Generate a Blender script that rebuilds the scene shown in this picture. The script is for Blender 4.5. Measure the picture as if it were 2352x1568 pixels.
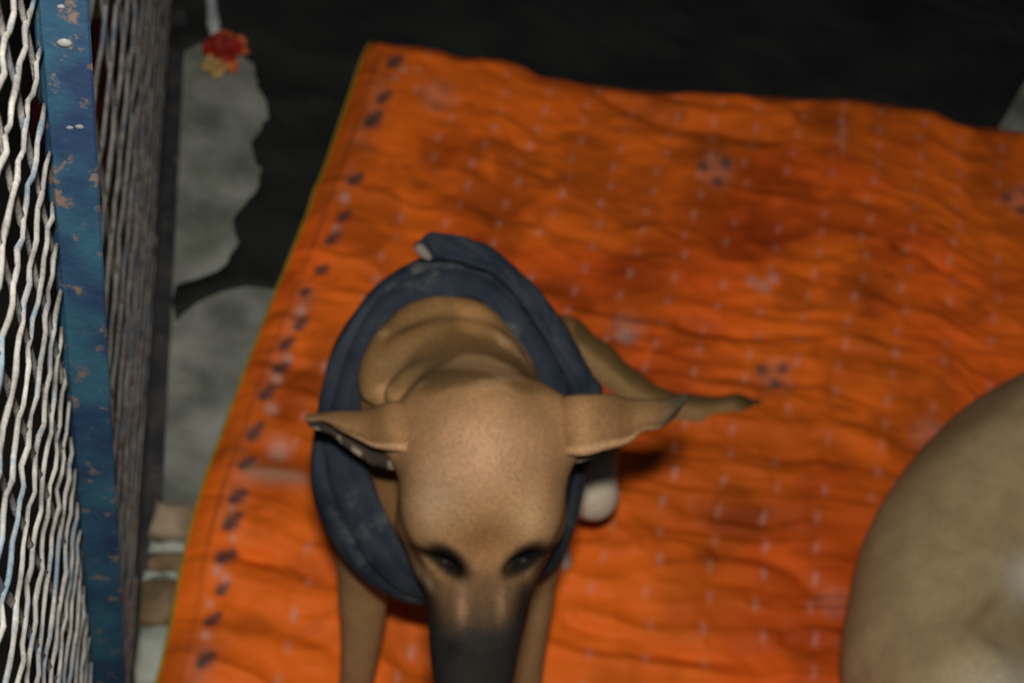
import bpy, bmesh, math, random
import numpy as np
from mathutils import Vector, Matrix

# ------------------------------------------------------------------ reset
for o in list(bpy.data.objects):
    bpy.data.objects.remove(o, do_unlink=True)
SC = bpy.context.scene
COL = SC.collection
rng = np.random.default_rng(7)
random.seed(7)

# ------------------------------------------------------------------ camera
IW, IH, FPX = 2352.0, 1568.0, 3267.0          # 50 mm lens on 36 mm sensor
PITCH, ROLL, CAMH = math.radians(51), math.radians(13), 1.45
fw = np.array([0, math.cos(PITCH), -math.sin(PITCH)])
r0 = np.array([1., 0, 0])
u0 = np.array([0, math.sin(PITCH), math.cos(PITCH)])
RT = math.cos(ROLL) * r0 + math.sin(ROLL) * u0
UP = -math.sin(ROLL) * r0 + math.cos(ROLL) * u0
CP = np.array([0, 0, CAMH])
cd = bpy.data.cameras.new('camera')
cd.lens = 50.0
cd.sensor_width = 36.0
cd.clip_start = 0.02
cd.dof.use_dof = True
cd.dof.focus_distance = 0.64
cd.dof.aperture_fstop = 10.0
cam = bpy.data.objects.new('camera', cd)
COL.objects.link(cam)
M = Matrix.Identity(4)
for i in range(3):
    M[i][0], M[i][1], M[i][2], M[i][3] = RT[i], UP[i], -fw[i], CP[i]
cam.matrix_world = M
SC.camera = cam

# ------------------------------------------------------------------ light
world = bpy.data.worlds.new('world')
SC.world = world
world.use_nodes = True
world.node_tree.nodes['Background'].inputs['Color'].default_value = (0.75, 0.85, 1.0, 1)
world.node_tree.nodes['Background'].inputs['Strength'].default_value = 0.035
# the camera's flash: a small lamp in the hot shoe, above and behind the lens
fl_d = bpy.data.lights.new('camera_flash', 'AREA')
fl_d.shape = 'RECTANGLE'
fl_d.size, fl_d.size_y = 0.065, 0.04
fl_d.energy = 25.5
fl_d.color = (1.0, 0.95, 0.88)
flash = bpy.data.objects.new('camera_flash', fl_d)
COL.objects.link(flash)
FP = CP + 0.105 * UP + 0.005 * RT - 0.07 * fw
TILT = math.radians(26)                       # flash head tipped up a little
fz = math.cos(TILT) * fw + math.sin(TILT) * UP
fy = math.cos(TILT) * UP - math.sin(TILT) * fw
M2 = Matrix.Identity(4)
for i in range(3):
    M2[i][0], M2[i][1], M2[i][2], M2[i][3] = RT[i], fy[i], -fz[i], FP[i]
flash.matrix_world = M2
SC.view_settings.view_transform = 'Standard'
SC.view_settings.look = 'None'
SC.view_settings.exposure = 0.0
SC.view_settings.gamma = 1.0
SC.view_settings.use_curve_mapping = False

# ------------------------------------------------------------------ helpers
def ray(u, v):
    return fw + (u - IW / 2) / FPX * RT - (v - IH / 2) / FPX * UP

def at(u, v, d):
    return CP + d * ray(u, v)

def fl(u, v, z=0.0):
    q = ray(u, v)
    return CP + q * ((z - CAMH) / q[2])

def proj(P):
    D = np.asarray(P) - CP
    z = D @ fw
    return IW / 2 + FPX * (D @ RT) / z, IH / 2 - FPX * (D @ UP) / z, z

def s2l(r, g, b):
    def f(c):
        c /= 255.0
        return c / 12.92 if c <= 0.04045 else ((c + 0.055) / 1.055) ** 2.4
    return (f(r), f(g), f(b))

def sstep(a, b, x):
    t = np.clip((x - a) / (b - a), 0, 1)
    return t * t * (3 - 2 * t)

def vnoise(P, seed=0):
    """value noise, P (...,2 or 3) -> 0..1"""
    P = np.asarray(P, dtype=np.float64)
    n = P.shape[-1]
    I = np.floor(P).astype(np.int64)
    Fr = P - I
    W_ = Fr * Fr * (3 - 2 * Fr)
    out = 0.0
    for c in range(2 ** n):
        w = 1.0
        h = np.full(P.shape[:-1], seed * 374761393 + 1013904223, dtype=np.int64)
        for k in range(n):
            b = (c >> k) & 1
            h = h ^ ((I[..., k] + b) * (73856093, 19349663, 83492791)[k])
            h = (h * 1274126177) & 0x7fffffff
            h = h ^ (h >> 15)
            w = w * (W_[..., k] if b else 1 - W_[..., k])
        h = (h * 668265263) & 0x7fffffff
        out = out + w * ((h >> 8) % 65536) / 65535.0
    return out

def fbm(P, seed=0, oct=4):
    P = np.asarray(P, dtype=np.float64)
    a, s, t = 1.0, 0.0, 0.0
    for o in range(oct):
        s = s + a * vnoise(P * 2 ** o, seed + o * 17)
        t += a
        a *= 0.5
    return s / t

def tag(o, label=None, cat=None, group=None, kind=None):
    if label: o['label'] = label
    if cat: o['category'] = cat
    if group: o['group'] = group
    if kind: o['kind'] = kind
    return o

def empty(name, loc):
    o = bpy.data.objects.new(name, None)
    o.empty_display_size = 0.05
    o.location = Vector(loc)
    COL.objects.link(o)
    return o

def link(name, me, parent=None):
    o = bpy.data.objects.new(name, me)
    COL.objects.link(o)
    if parent is not None:
        o.parent = parent
        if parent.type == 'EMPTY':
            o.matrix_parent_inverse = Matrix.Translation(-parent.location)
    return o

def mesh(name, V, Fc, mat, parent=None, smooth=True, colors=None, recenter=True):
    me = bpy.data.meshes.new(name)
    V = np.asarray(V, dtype=np.float32)
    me.from_pydata(V.tolist() if len(V) < 5000 else [tuple(x) for x in V.tolist()], [], Fc if isinstance(Fc, list) else Fc.tolist())
    if colors is not None:
        ca = me.color_attributes.new('Col', 'FLOAT_COLOR', 'POINT')
        c4 = np.ones((len(V), 4), dtype=np.float32)
        c4[:, :3] = colors
        ca.data.foreach_set('color', c4.ravel())
    if len(V) < 6000:
        b_ = bmesh.new()
        b_.from_mesh(me)
        bmesh.ops.recalc_face_normals(b_, faces=b_.faces[:])
        b_.to_mesh(me)
        b_.free()
    me.materials.append(mat)
    if smooth:
        me.polygons.foreach_set('use_smooth', [True] * len(me.polygons))
    me.update()
    return link(name, me, parent)

def bez(pts, n):
    """Catmull-Rom through pts (k,dim), n samples"""
    P = np.asarray(pts, dtype=float)
    P = np.vstack([2 * P[0] - P[1], P, 2 * P[-1] - P[-2]])
    t = np.linspace(0, len(P) - 3 - 1e-9, n)
    i = t.astype(int)
    f = (t - i)[:, None]
    a, b, c, d = P[i], P[i + 1], P[i + 2], P[i + 3]
    return 0.5 * (2 * b + (c - a) * f + (2 * a - 5 * b + 4 * c - d) * f * f + (3 * b - a - 3 * c + d) * f ** 3)

def bezc(pts, n):
    """closed Catmull-Rom"""
    P = np.asarray(pts, dtype=float)
    k = len(P)
    t = np.linspace(0, k, n, endpoint=False)
    i = t.astype(int)
    f = (t - i)[:, None]
    a, b, c, d = P[(i - 1) % k], P[i % k], P[(i + 1) % k], P[(i + 2) % k]
    return 0.5 * (2 * b + (c - a) * f + (2 * a - 5 * b + 4 * c - d) * f * f + (3 * b - a - 3 * c + d) * f ** 3)

def grid_faces(n, m, closed_n=False, closed_m=False):
    F_ = []
    for i in range(n if closed_n else n - 1):
        for j in range(m if closed_m else m - 1):
            i2, j2 = (i + 1) % n, (j + 1) % m
            F_.append((i * m + j, i2 * m + j, i2 * m + j2, i * m + j2))
    return F_

def tube(pts, rad, sides=8, flat=1.0, side_dir=None, cap=True):
    """tube around a polyline, returns V,F"""
    P = np.asarray(pts, float)
    n = len(P)
    R_ = np.full(n, rad) if np.isscalar(rad) else np.asarray(rad)
    T = np.gradient(P, axis=0)
    T /= np.linalg.norm(T, axis=1)[:, None] + 1e-12
    ref = np.array([0, 0, 1.0]) if side_dir is None else np.asarray(side_dir, float)
    A = np.cross(T, ref)
    A /= np.linalg.norm(A, axis=1)[:, None] + 1e-12
    B = np.cross(A, T)
    V = []
    for k in range(sides):
        th = 2 * math.pi * k / sides
        V.append(P + (A * math.cos(th) * flat + B * math.sin(th)) * R_[:, None])
    V = np.stack(V, 1).reshape(-1, 3)
    F_ = grid_faces(n, sides, False, True)
    if cap:
        F_.append(tuple(range(sides)))
        F_.append(tuple((n - 1) * sides + k for k in range(sides))[::-1])
    return V, F_

# ------------------------------------------------------------------ materials
def mat_new(name):
    m = bpy.data.materials.new(name)
    m.use_nodes = True
    nt = m.node_tree
    return m, nt, nt.nodes['Principled BSDF']

def noise_mat(name, c1, c2, scale=20, rough=0.8, bump=0.2, detail=6, c3=None, s3=5, t3=(0.55, 0.7), bscale=None, metallic=0.0, stretch=(1, 1, 1), spec=0.3, bdist=0.002):
    m, nt, bs = mat_new(name)
    N, L = nt.nodes, nt.links
    tc = N.new('ShaderNodeTexCoord')
    mp = N.new('ShaderNodeMapping')
    mp.inputs['Scale'].default_value = stretch
    L.new(tc.outputs['Object'], mp.inputs['Vector'])
    nz = N.new('ShaderNodeTexNoise')
    nz.inputs['Scale'].default_value = scale
    nz.inputs['Detail'].default_value = detail
    L.new(mp.outputs['Vector'], nz.inputs['Vector'])
    cr = N.new('ShaderNodeValToRGB')
    cr.color_ramp.elements[0].position, cr.color_ramp.elements[1].position = 0.35, 0.65
    cr.color_ramp.elements[0].color = (*c1, 1)
    cr.color_ramp.elements[1].color = (*c2, 1)
    L.new(nz.outputs['Fac'], cr.inputs['Fac'])
    out = cr.outputs['Color']
    if c3 is not None:
        n3 = N.new('ShaderNodeTexNoise')
        n3.inputs['Scale'].default_value = s3
        n3.inputs['Detail'].default_value = 8
        n3.inputs['Roughness'].default_value = 0.65
        L.new(mp.outputs['Vector'], n3.inputs['Vector'])
        r3 = N.new('ShaderNodeValToRGB')
        r3.color_ramp.elements[0].position, r3.color_ramp.elements[1].position = t3
        L.new(n3.outputs['Fac'], r3.inputs['Fac'])
        mx = N.new('ShaderNodeMix')
        mx.data_type = 'RGBA'
        L.new(r3.outputs['Color'], mx.inputs['Factor'])
        L.new(out, mx.inputs['A'])
        mx.inputs['B'].default_value = (*c3, 1)
        out = mx.outputs['Result']
    L.new(out, bs.inputs['Base Color'])
    bs.inputs['Roughness'].default_value = rough
    bs.inputs['Metallic'].default_value = metallic
    bs.inputs['Specular IOR Level'].default_value = spec
    if bump:
        nb = N.new('ShaderNodeTexNoise')
        nb.inputs['Scale'].default_value = bscale or scale * 4
        nb.inputs['Detail'].default_value = 6
        L.new(mp.outputs['Vector'], nb.inputs['Vector'])
        bp = N.new('ShaderNodeBump')
        bp.inputs['Strength'].default_value = bump
        bp.inputs['Distance'].default_value = bdist
        L.new(nb.outputs['Fac'], bp.inputs['Height'])
        L.new(bp.outputs['Normal'], bs.inputs['Normal'])
    return m

def attr_mat(name, rough=0.8, nscale=300, namp=0.25, bump=0.3, bdist=0.001, spec=0.25, sheen=0.0, stretch=(1, 1, 1)):
    """base colour from the vertex colours of the fur / print, broken up by fine noise"""
    m, nt, bs = mat_new(name)
    N, L = nt.nodes, nt.links
    at_ = N.new('ShaderNodeAttribute')
    at_.attribute_name = 'Col'
    tc = N.new('ShaderNodeTexCoord')
    mp = N.new('ShaderNodeMapping')
    mp.inputs['Scale'].default_value = stretch
    L.new(tc.outputs['Object'], mp.inputs['Vector'])
    nz = N.new('ShaderNodeTexNoise')
    nz.inputs['Scale'].default_value = nscale
    nz.inputs['Detail'].default_value = 5
    L.new(mp.outputs['Vector'], nz.inputs['Vector'])
    mr = N.new('ShaderNodeMapRange')
    mr.inputs['From Min'].default_value, mr.inputs['From Max'].default_value = 0.3, 0.7
    mr.inputs['To Min'].default_value, mr.inputs['To Max'].default_value = 1 - namp, 1 + namp
    L.new(nz.outputs['Fac'], mr.inputs['Value'])
    mx = N.new('ShaderNodeVectorMath')
    mx.operation = 'SCALE'
    L.new(at_.outputs['Color'], mx.inputs[0])
    L.new(mr.outputs['Result'], mx.inputs['Scale'])
    L.new(mx.outputs['Vector'], bs.inputs['Base Color'])
    bs.inputs['Roughness'].default_value = rough
    bs.inputs['Specular IOR Level'].default_value = spec
    if sheen:
        bs.inputs['Sheen Weight'].default_value = sheen
        bs.inputs['Sheen Roughness'].default_value = 0.5
    if bump:
        bp = N.new('ShaderNodeBump')
        bp.inputs['Strength'].default_value = bump
        bp.inputs['Distance'].default_value = bdist
        L.new(nz.outputs['Fac'], bp.inputs['Height'])
        L.new(bp.outputs['Normal'], bs.inputs['Normal'])
    return m

M_conc = noise_mat('concrete', (0.10, 0.108, 0.09), (0.25, 0.26, 0.23), scale=13, rough=0.9, bump=0.5, c3=(0.10, 0.11, 0.075), s3=5, t3=(0.5, 0.72), bscale=120)
M_dirt = noise_mat('dark_earth', (0.02, 0.019, 0.016), (0.06, 0.055, 0.045), scale=14, rough=1.0, bump=0.6, bscale=60, bdist=0.006)
M_tarp = noise_mat('black_sheet', (0.0095, 0.0105, 0.010), (0.017, 0.018, 0.017), scale=7, rough=0.75, bump=0.4, c3=(0.028, 0.029, 0.027), s3=12, t3=(0.6, 0.85), bscale=90, spec=0.15)
M_mat = attr_mat('woven_plastic_mat', rough=0.62, nscale=420, namp=0.06, bump=0.25, bdist=0.0006, spec=0.14)
M_hem = noise_mat('mat_hem', (0.20, 0.16, 0.006), (0.30, 0.22, 0.01), scale=60, rough=0.6, bump=0.2)
M_blue = noise_mat('blue_paint', s2l(14, 33, 58), s2l(25, 60, 74), scale=30, rough=0.6, bump=0.8, c3=s2l(84, 68, 58), s3=85, t3=(0.57, 0.65), bscale=140, spec=0.4, bdist=0.001)
M_rail = noise_mat('dark_rail', s2l(30, 34, 42), s2l(58, 56, 54), scale=22, rough=0.8, bump=0.5, c3=s2l(85, 72, 62), s3=30, t3=(0.58, 0.7), bscale=100, bdist=0.001)
M_wire = noise_mat('wire_worn_paint', s2l(104, 102, 98), s2l(140, 138, 132), scale=60, rough=0.6, bump=0.7, c3=s2l(92, 106, 118), s3=26, t3=(0.52, 0.62), bscale=300, spec=0.35, bdist=0.001)
M_grey = noise_mat('grey_steel', s2l(80, 82, 84), s2l(112, 112, 108), scale=30, rough=0.7, bump=0.3)
M_fur = attr_mat('short_fur', rough=0.75, nscale=420, namp=0.22, bump=0.55, bdist=0.0012, spec=0.08)
M_fur2 = attr_mat('pale_fur', rough=0.8, nscale=300, namp=0.15, bump=0.4, bdist=0.001, spec=0.15)
M_eye = noise_mat('eye_black', (0.004, 0.003, 0.002), (0.012, 0.008, 0.006), scale=30, rough=0.4, bump=0, spec=0.05)
M_nose = noise_mat('nose_black', (0.006, 0.006, 0.006), (0.014, 0.013, 0.012), scale=200, rough=0.45, bump=0.5, spec=0.4)
M_claw = noise_mat('claw', (0.12, 0.11, 0.10), (0.3, 0.28, 0.26), scale=60, rough=0.5, bump=0)
M_collar = noise_mat('collar_cloth', s2l(20, 27, 38), s2l(38, 44, 51), scale=26, rough=0.9, bump=0.8, c3=s2l(86, 86, 80), s3=22, t3=(0.56, 0.78), bscale=220, spec=0.2, bdist=0.0012)
M_collar_dk = noise_mat('collar_lining', s2l(70, 62, 58), s2l(120, 108, 100), scale=40, rough=0.9, bump=0.3)
M_red = noise_mat('petal_red', s2l(105, 14, 10), s2l(150, 30, 16), scale=60, rough=0.7, bump=0.3)
M_orange = noise_mat('petal_orange', s2l(160, 70, 30), s2l(190, 105, 50), scale=60, rough=0.7, bump=0.3)
M_cream = noise_mat('petal_cream', s2l(165, 130, 75), s2l(190, 160, 100), scale=60, rough=0.8, bump=0.3)
M_white = noise_mat('cord_white', s2l(150, 150, 152), s2l(185, 185, 188), scale=90, rough=0.8, bump=0.3)
M_redcloth = noise_mat('red_cloth', s2l(70, 24, 18), s2l(100, 36, 26), scale=20, rough=0.9, bump=0.3)
M_yelcloth = noise_mat('yellow_cloth', s2l(84, 72, 28), s2l(120, 104, 44), scale=20, rough=0.9, bump=0.3)
M_brick = noise_mat('brick_tan', s2l(112, 98, 78), s2l(150, 134, 112), scale=30, rough=0.95, bump=0.7, bscale=100)
M_brick2 = noise_mat('brick_brown', s2l(92, 76, 54), s2l(124, 106, 80), scale=30, rough=0.95, bump=0.7, bscale=100)
M_mortar = noise_mat('mortar_pale', s2l(130, 138, 126), s2l(165, 170, 158), scale=30, rough=0.95, bump=0.7, bscale=100)

# ------------------------------------------------------------------ fence frame of reference
FOOT = fl(265, 2167)
FAR = fl(392, 0)
TOPB = at(85, 0, 0.64)
Hd = (FAR - FOOT) / np.linalg.norm(FAR - FOOT)           # along the floor, away from the camera
Bd = (TOPB - FOOT) / np.linalg.norm(TOPB - FOOT)         # up the post
Nn = np.cross(Bd, Hd)
Nn /= np.linalg.norm(Nn)
if Nn @ (np.array([1., 0, 0])) < 0:
    Nn = -Nn                                             # towards the dog
Ad = np.cross(Nn, Bd)
Ad /= np.linalg.norm(Ad)
if Ad @ Hd < 0:
    Ad = -Ad                                             # across the post, away from the camera

def fp(a, b, n=0.0):
    return FOOT + Ad * a + Bd * b + Nn * n

# ------------------------------------------------------------------ floor
def slab(name, pts, z0, z1, mat, parent=None):
    n = len(pts)
    V = [(p[0], p[1], z0) for p in pts] + [(p[0], p[1], z1) for p in pts]
    F_ = [tuple(range(n))[::-1], tuple(range(n, 2 * n))]
    for i in range(n):
        F_.append((i, (i + 1) % n, n + (i + 1) % n, n + i))
    return mesh(name, V, F_, mat, parent, smooth=False)

def fp0(s):                                               # a point on the fence's foot line
    p = FOOT + Hd * s
    return (p[0], p[1])

floor = slab('floor', [fp0(-2.2), (4.0, -2.0), (4.0, 5.0), fp0(4.6)], -0.06, 0.0, M_conc)
tag(floor, 'worn grey concrete floor', kind='structure')
floor2 = slab('floor_yard', [(-4.0, -2.0), fp0(-2.2), fp0(4.6), (-4.0, 5.0)], -0.06, -0.012, M_dirt)
tag(floor2, 'dark bare earth behind the mesh fence', kind='structure')

# broken brick edging that shows through the floor beside the mat
def stone(pxs, h, mat, seed):
    g = np.random.default_rng(seed)
    pts = np.array([fl(u, v)[:2] for u, v in pxs])
    c = pts.mean(0)
    ring = []
    k = len(pts)
    for i in range(k):
        for t in (0.0, 0.33, 0.66):
            p = pts[i] * (1 - t) + pts[(i + 1) % k] * t
            ring.append(p + g.normal(0, 0.0018, 2))
    ring = np.array(ring)
    V = []
    for s_, z in ((1.0, -0.02), (1.0, h * 0.55), (0.9, h * 0.92), (0.62, h)):
        for p in ring:
            q = c + (p - c) * s_
            V.append((q[0], q[1], z + (g.normal(0, 0.0012) if z > 0 else 0)))
    m = len(ring)
    V.append((c[0], c[1], h * 1.03))
    F_ = grid_faces(4, m, False, True)
    for j in range(m):
        F_.append((3 * m + j, 3 * m + (j + 1) % m, 4 * m))
    return mesh('brick', V, F_, mat, floor, smooth=True)

stone([(352, 1165), (452, 1178), (436, 1250), (345, 1242)], 0.022, M_brick, 1)
stone([(342, 1250), (436, 1256), (428, 1274), (340, 1272)], 0.012, M_mortar, 2)
stone([(340, 1278), (428, 1278), (414, 1320), (336, 1318)], 0.014, M_brick2, 3)
stone([(330, 1324), (414, 1324), (408, 1340), (330, 1340)], 0.013, M_mortar, 4)
stone([(324, 1344), (408, 1342), (392, 1440), (322, 1444)], 0.020, M_brick2, 5)
stone([(318, 1450), (392, 1448), (374, 1580), (310, 1590)], 0.016, M_mortar, 6)

# ------------------------------------------------------------------ black sheet
tp = [(395, 150), (425, 120), (465, 105), (540, 120), (582, 150), (592, 190), (612, 245), (617, 282), (600, 312), (577, 340),
      (584, 366), (602, 392), (594, 432), (562, 478), (536, 508), (538, 535), (549, 560), (522, 608), (472, 638), (418, 655),
      (404, 662), (396, 700), (404, 740), (425, 722), (452, 702), (486, 686), (530, 668), (566, 660), (600, 664), (640, 668), (700, 700),
      (900, 760), (1300, 560), (1800, 480), (2200, 420), (2270, 330), (2300, 282), (2326, 236), (2352, 192), (2420, 60), (2560, -200), (2600, -500),
      (1500, -620), (700, -560), (400, -400), (380, -150)]
poly = np.array([fl(u, v)[:2] for u, v in tp])
# ragged torn edge between the outline points
rag = []
for i in range(len(poly)):
    a, b = poly[i], poly[(i + 1) % len(poly)]
    L_ = np.linalg.norm(b - a)
    k = max(1, int(L_ / 0.012)) if i < 30 else max(1, int(L_ / 0.06))
    for t in range(k):
        p = a + (b - a) * t / k
        rag.append(p + (rng.normal(0, 0.0016, 2) if (i < 30 and t) else 0))
bm = bmesh.new()
vs = [bm.verts.new((p[0], p[1], 0.0)) for p in rag]
bm.faces.new(vs)
bmesh.ops.triangulate(bm, faces=bm.faces[:])
for _ in range(7):
    es = [e for e in bm.edges if e.calc_length() > 0.03]
    if not es:
        break
    bmesh.ops.subdivide_edges(bm, edges=es, cuts=1)
    bmesh.ops.triangulate(bm, faces=[f for f in bm.faces if len(f.verts) > 3])
co = np.array([v.co[:] for v in bm.verts])
q = np.stack([co[:, 0] * 5 + co[:, 1] * 3, co[:, 1] * 9 - co[:, 0] * 2], 1)
rid = 1 - np.abs(2 * fbm(q, 5, 3) - 1)
zt = 0.002 + 0.009 * np.clip(rid - 0.6, 0, 1) * 2.5 + 0.002 * fbm(co[:, :2] * 30, 9, 2)
for v, z in zip(bm.verts, zt):
    v.co.z = z
me = bpy.data.meshes.new('black_sheet')
bmesh.ops.recalc_face_normals(bm, faces=bm.faces[:])
bm.to_mesh(me)
bm.free()
me.materials.append(M_tarp)
me.polygons.foreach_set('use_smooth', [True] * len(me.polygons))
tarp = link('black_sheet', me)
sm = tarp.modifiers.new('thickness', 'SOLIDIFY')
sm.thickness = 0.0016
sm.offset = 1
tag(tarp, 'black ragged-edged sheet lying on the concrete under the orange mat', 'sheet')

# ------------------------------------------------------------------ orange mat
corner = fl(850, 113)[:2]
Tpx = [(850, 113), (930, 122), (1000, 131), (1050, 147), (1110, 150), (1160, 156), (1205, 170), (1238, 189), (1300, 198), (1370, 213), (1450, 222),
       (1540, 226), (1620, 228), (1720, 234), (1830, 242), (1950, 244), (2050, 258), (2130, 268), (2165, 285), (2215, 304), (2290, 312), (2352, 320),
       (2500, 338), (2700, 362), (2900, 385)]
Lpx = [(850, 113), (830, 150), (800, 238), (770, 325), (735, 425), (722, 452), (703, 510), (672, 590), (645, 655), (610, 745), (575, 835), (538, 935),
       (505, 1025), (470, 1120), (440, 1225), (415, 1330), (400, 1410), (385, 1490), (365, 1568), (335, 1680), (305, 1800), (270, 1950), (240, 2080)]
NS, NT_ = 400, 400
Tc = bez([fl(u, v)[:2] for u, v in Tpx], 1200)
Lc = bez([fl(u, v)[:2] for u, v in Lpx], 1200)

def resample(C_, n):
    d = np.r_[0, np.cumsum(np.linalg.norm(np.diff(C_, axis=0), axis=1))]
    s_ = np.linspace(0, d[-1], n)
    return np.stack([np.interp(s_, d, C_[:, k]) for k in range(2)], 1), d[-1]

Tc, LT = resample(Tc, NS)
Lc, LL = resample(Lc, NT_)
XY = Tc[None, :, :] + Lc[:, None, :] - corner            # (NT,NS,2)
S_ = np.broadcast_to(np.linspace(0, LT, NS)[None, :], (NT_, NS))     # metres from the left edge
T_ = np.broadcast_to(np.linspace(0, LL, NT_)[:, None], (NT_, NS))    # metres from the top edge
# creases, mostly running across the mat, softer and broader towards the top
warp = 0.05 * (fbm(np.stack([S_ * 4, T_ * 4], -1), 3, 3) - 0.5)
q1 = np.stack([S_ * 3.2 + 11, (T_ + warp - 0.22 * S_) * 17], -1)
q2 = np.stack([S_ * 7 + 3, (T_ + warp * 0.7 - 0.12 * S_) * 34], -1)
q3 = np.stack([S_ * 9, T_ * 9], -1)
cr1 = (1 - np.abs(2 * fbm(q1, 21, 2) - 1)) ** 2
cr2 = (1 - np.abs(2 * fbm(q2, 31, 2) - 1)) ** 2
lump = fbm(q3, 41, 3)
low = sstep(0.25, 0.75, T_)
Z = 0.006 + 0.010 * cr1 * (0.5 + 0.5 * low) + 0.0055 * cr2 * (0.3 + 0.7 * low) + 0.012 * lump * (1.0 - 0.4 * low) + 0.0065 * (1 - np.abs(2 * fbm(np.stack([(S_ + 2 * warp) * 13 + 5, (T_ - warp) * 17], -1), 51, 3) - 1)) ** 2
UU, VV, _d = proj(np.concatenate([XY, np.full(XY.shape[:2] + (1,), 0.012)], -1))

def crease(pts, w, h):
    """a folded-in line given as photo points; returns height change"""
    P = bez(np.array([fl(u, v)[:2] for u, v in pts]), 40)
    dmin = np.full(S_.shape, 9.0)
    for p in P:
        dmin = np.minimum(dmin, (XY[..., 0] - p[0]) ** 2 + (XY[..., 1] - p[1]) ** 2)
    return h * np.exp(-dmin / (w * w))

Z += crease([(1360, 235), (1420, 265), (1500, 305), (1600, 325), (1750, 345)], 0.012, -0.006)
Z += crease([(1400, 225), (1500, 268), (1620, 290), (1800, 300)], 0.016, 0.005)
Z += crease([(1560, 770), (1680, 795), (1800, 790), (1920, 815)], 0.012, -0.007)
Z += crease([(2050, 590), (2110, 610), (2160, 650)], 0.011, -0.008)
Z += crease([(1740, 640), (1830, 660), (1900, 690)], 0.012, -0.005)
Z += crease([(1330, 1440), (1450, 1475), (1560, 1480), (1760, 1490)], 0.010, 0.006)
Z += crease([(1300, 1455), (1440, 1490), (1600, 1530), (1700, 1540)], 0.010, -0.007)
Z += crease([(1580, 1210), (1700, 1215), (1790, 1240)], 0.018, -0.010)
Z += crease([(1640, 1300), (1760, 1310), (1850, 1370)], 0.014, -0.008)
Z += crease([(560, 1300), (640, 1310), (740, 1350), (800, 1365)], 0.015, -0.008)
Z += crease([(520, 1400), (600, 1430), (700, 1470), (780, 1520)], 0.014, -0.006)
Z += crease([(420, 1290), (520, 1290), (600, 1300)], 0.010, -0.006)
Z += crease([(890, 400), (1000, 440), (1100, 500), (1250, 560), (1400, 600)], 0.02, -0.006)
edge = np.minimum(S_, T_)
Z = Z * sstep(-0.02, 0.03, edge) + 0.0055
# print, dirt and painted crease shade
base = np.array(s2l(222, 102, 24))
colr = np.ones(S_.shape + (3,)) * base
stain = fbm(np.stack([S_ * 5, T_ * 6.5], -1), 61, 4)
colr = colr * (1 - 0.30 * sstep(0.46, 0.68, stain))[..., None]
redder = sstep(0.55, 0.75, fbm(np.stack([S_ * 4 + 7, T_ * 5], -1), 77, 3))
colr[..., 1] *= 1 - 0.18 * redder
brown = sstep(0.54, 0.70, fbm(np.stack([S_ * 11 + 3, T_ * 14], -1), 88, 4))
colr = colr * (1 - 0.32 * brown)[..., None]
# dark patches: stains, and partly crease shade put into the colour
wob = (fbm(np.stack([S_ * 22, T_ * 22], -1), 91, 4) - 0.5) * 110
for u, v, a, b, k_ in [(1040, 370, 70, 60, 0.45), (1120, 500, 120, 55, 0.4), (1600, 480, 90, 60, 0.38), (1720, 570, 110, 60, 0.5), (1560, 560, 100, 70, 0.35), (1480, 650, 130, 60, 0.35),
                       (1760, 420, 60, 40, 0.3), (2060, 590, 60, 30, 0.35), (1990, 730, 45, 35, 0.4), (1400, 620, 90, 40, 0.35), (1720, 1215, 140, 40, 0.45), (1640, 1310, 120, 40, 0.35),
                       (1420, 1260, 90, 30, 0.35), (680, 1330, 120, 35, 0.35), (1980, 1330, 60, 50, 0.25), (1850, 1480, 90, 35, 0.35), (620, 860, 60, 50, 0.35), (660, 950, 60, 60, 0.4), (600, 1100, 70, 60, 0.3)]:
    m_ = np.exp(-(np.maximum(0, ((UU - u + wob) / a) ** 2 + ((VV - v + wob * 0.6) / b) ** 2)) ** 1.3)
    colr = colr * (1 - np.array([0.85, 1.0, 1.0]) * k_ * m_[..., None])

def blend(mask, c, a):
    global colr
    w = np.clip(mask * a, 0, 1)[..., None]
    colr = colr * (1 - w) + np.array(c) * w

PALE = s2l(186, 150, 136)
DARK = s2l(58, 52, 54)
# short pale dashes, printed in staggered columns
cs, rs = 0.066, 0.0405
colid = np.floor((S_ + 0.10 * T_) / cs)
fs = (S_ + 0.10 * T_) / cs - colid - 0.5
tt = (T_ / rs + 0.5 * (colid % 2) + 0.31 * colid)
rowid = np.floor(tt)
ft = tt - rowid - 0.5
jit = vnoise(np.stack([colid * 3.7 + 0.5, rowid * 5.3 + 0.5], -1), 3)
jx = (vnoise(np.stack([colid * 2.3 + 0.5, rowid * 1.9 + 0.5], -1), 6) - 0.5) * 0.25
dash = np.exp(-(((fs + jx) * cs / 0.0034) ** 2) ** 1.3 - ((ft * rs / 0.0082) ** 2) ** 1.5)
dash *= (S_ > 0.085)
blend(dash * (jit > 0.18), PALE, 0.22 + 0.40 * jit)
# border: a dark line, dark flower blobs and pale blobs between them

def dist2(u, v, ax=1.0, ay=1.0):
    return ((UU - u) / ax) ** 2 + ((VV - v) / ay) ** 2

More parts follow.
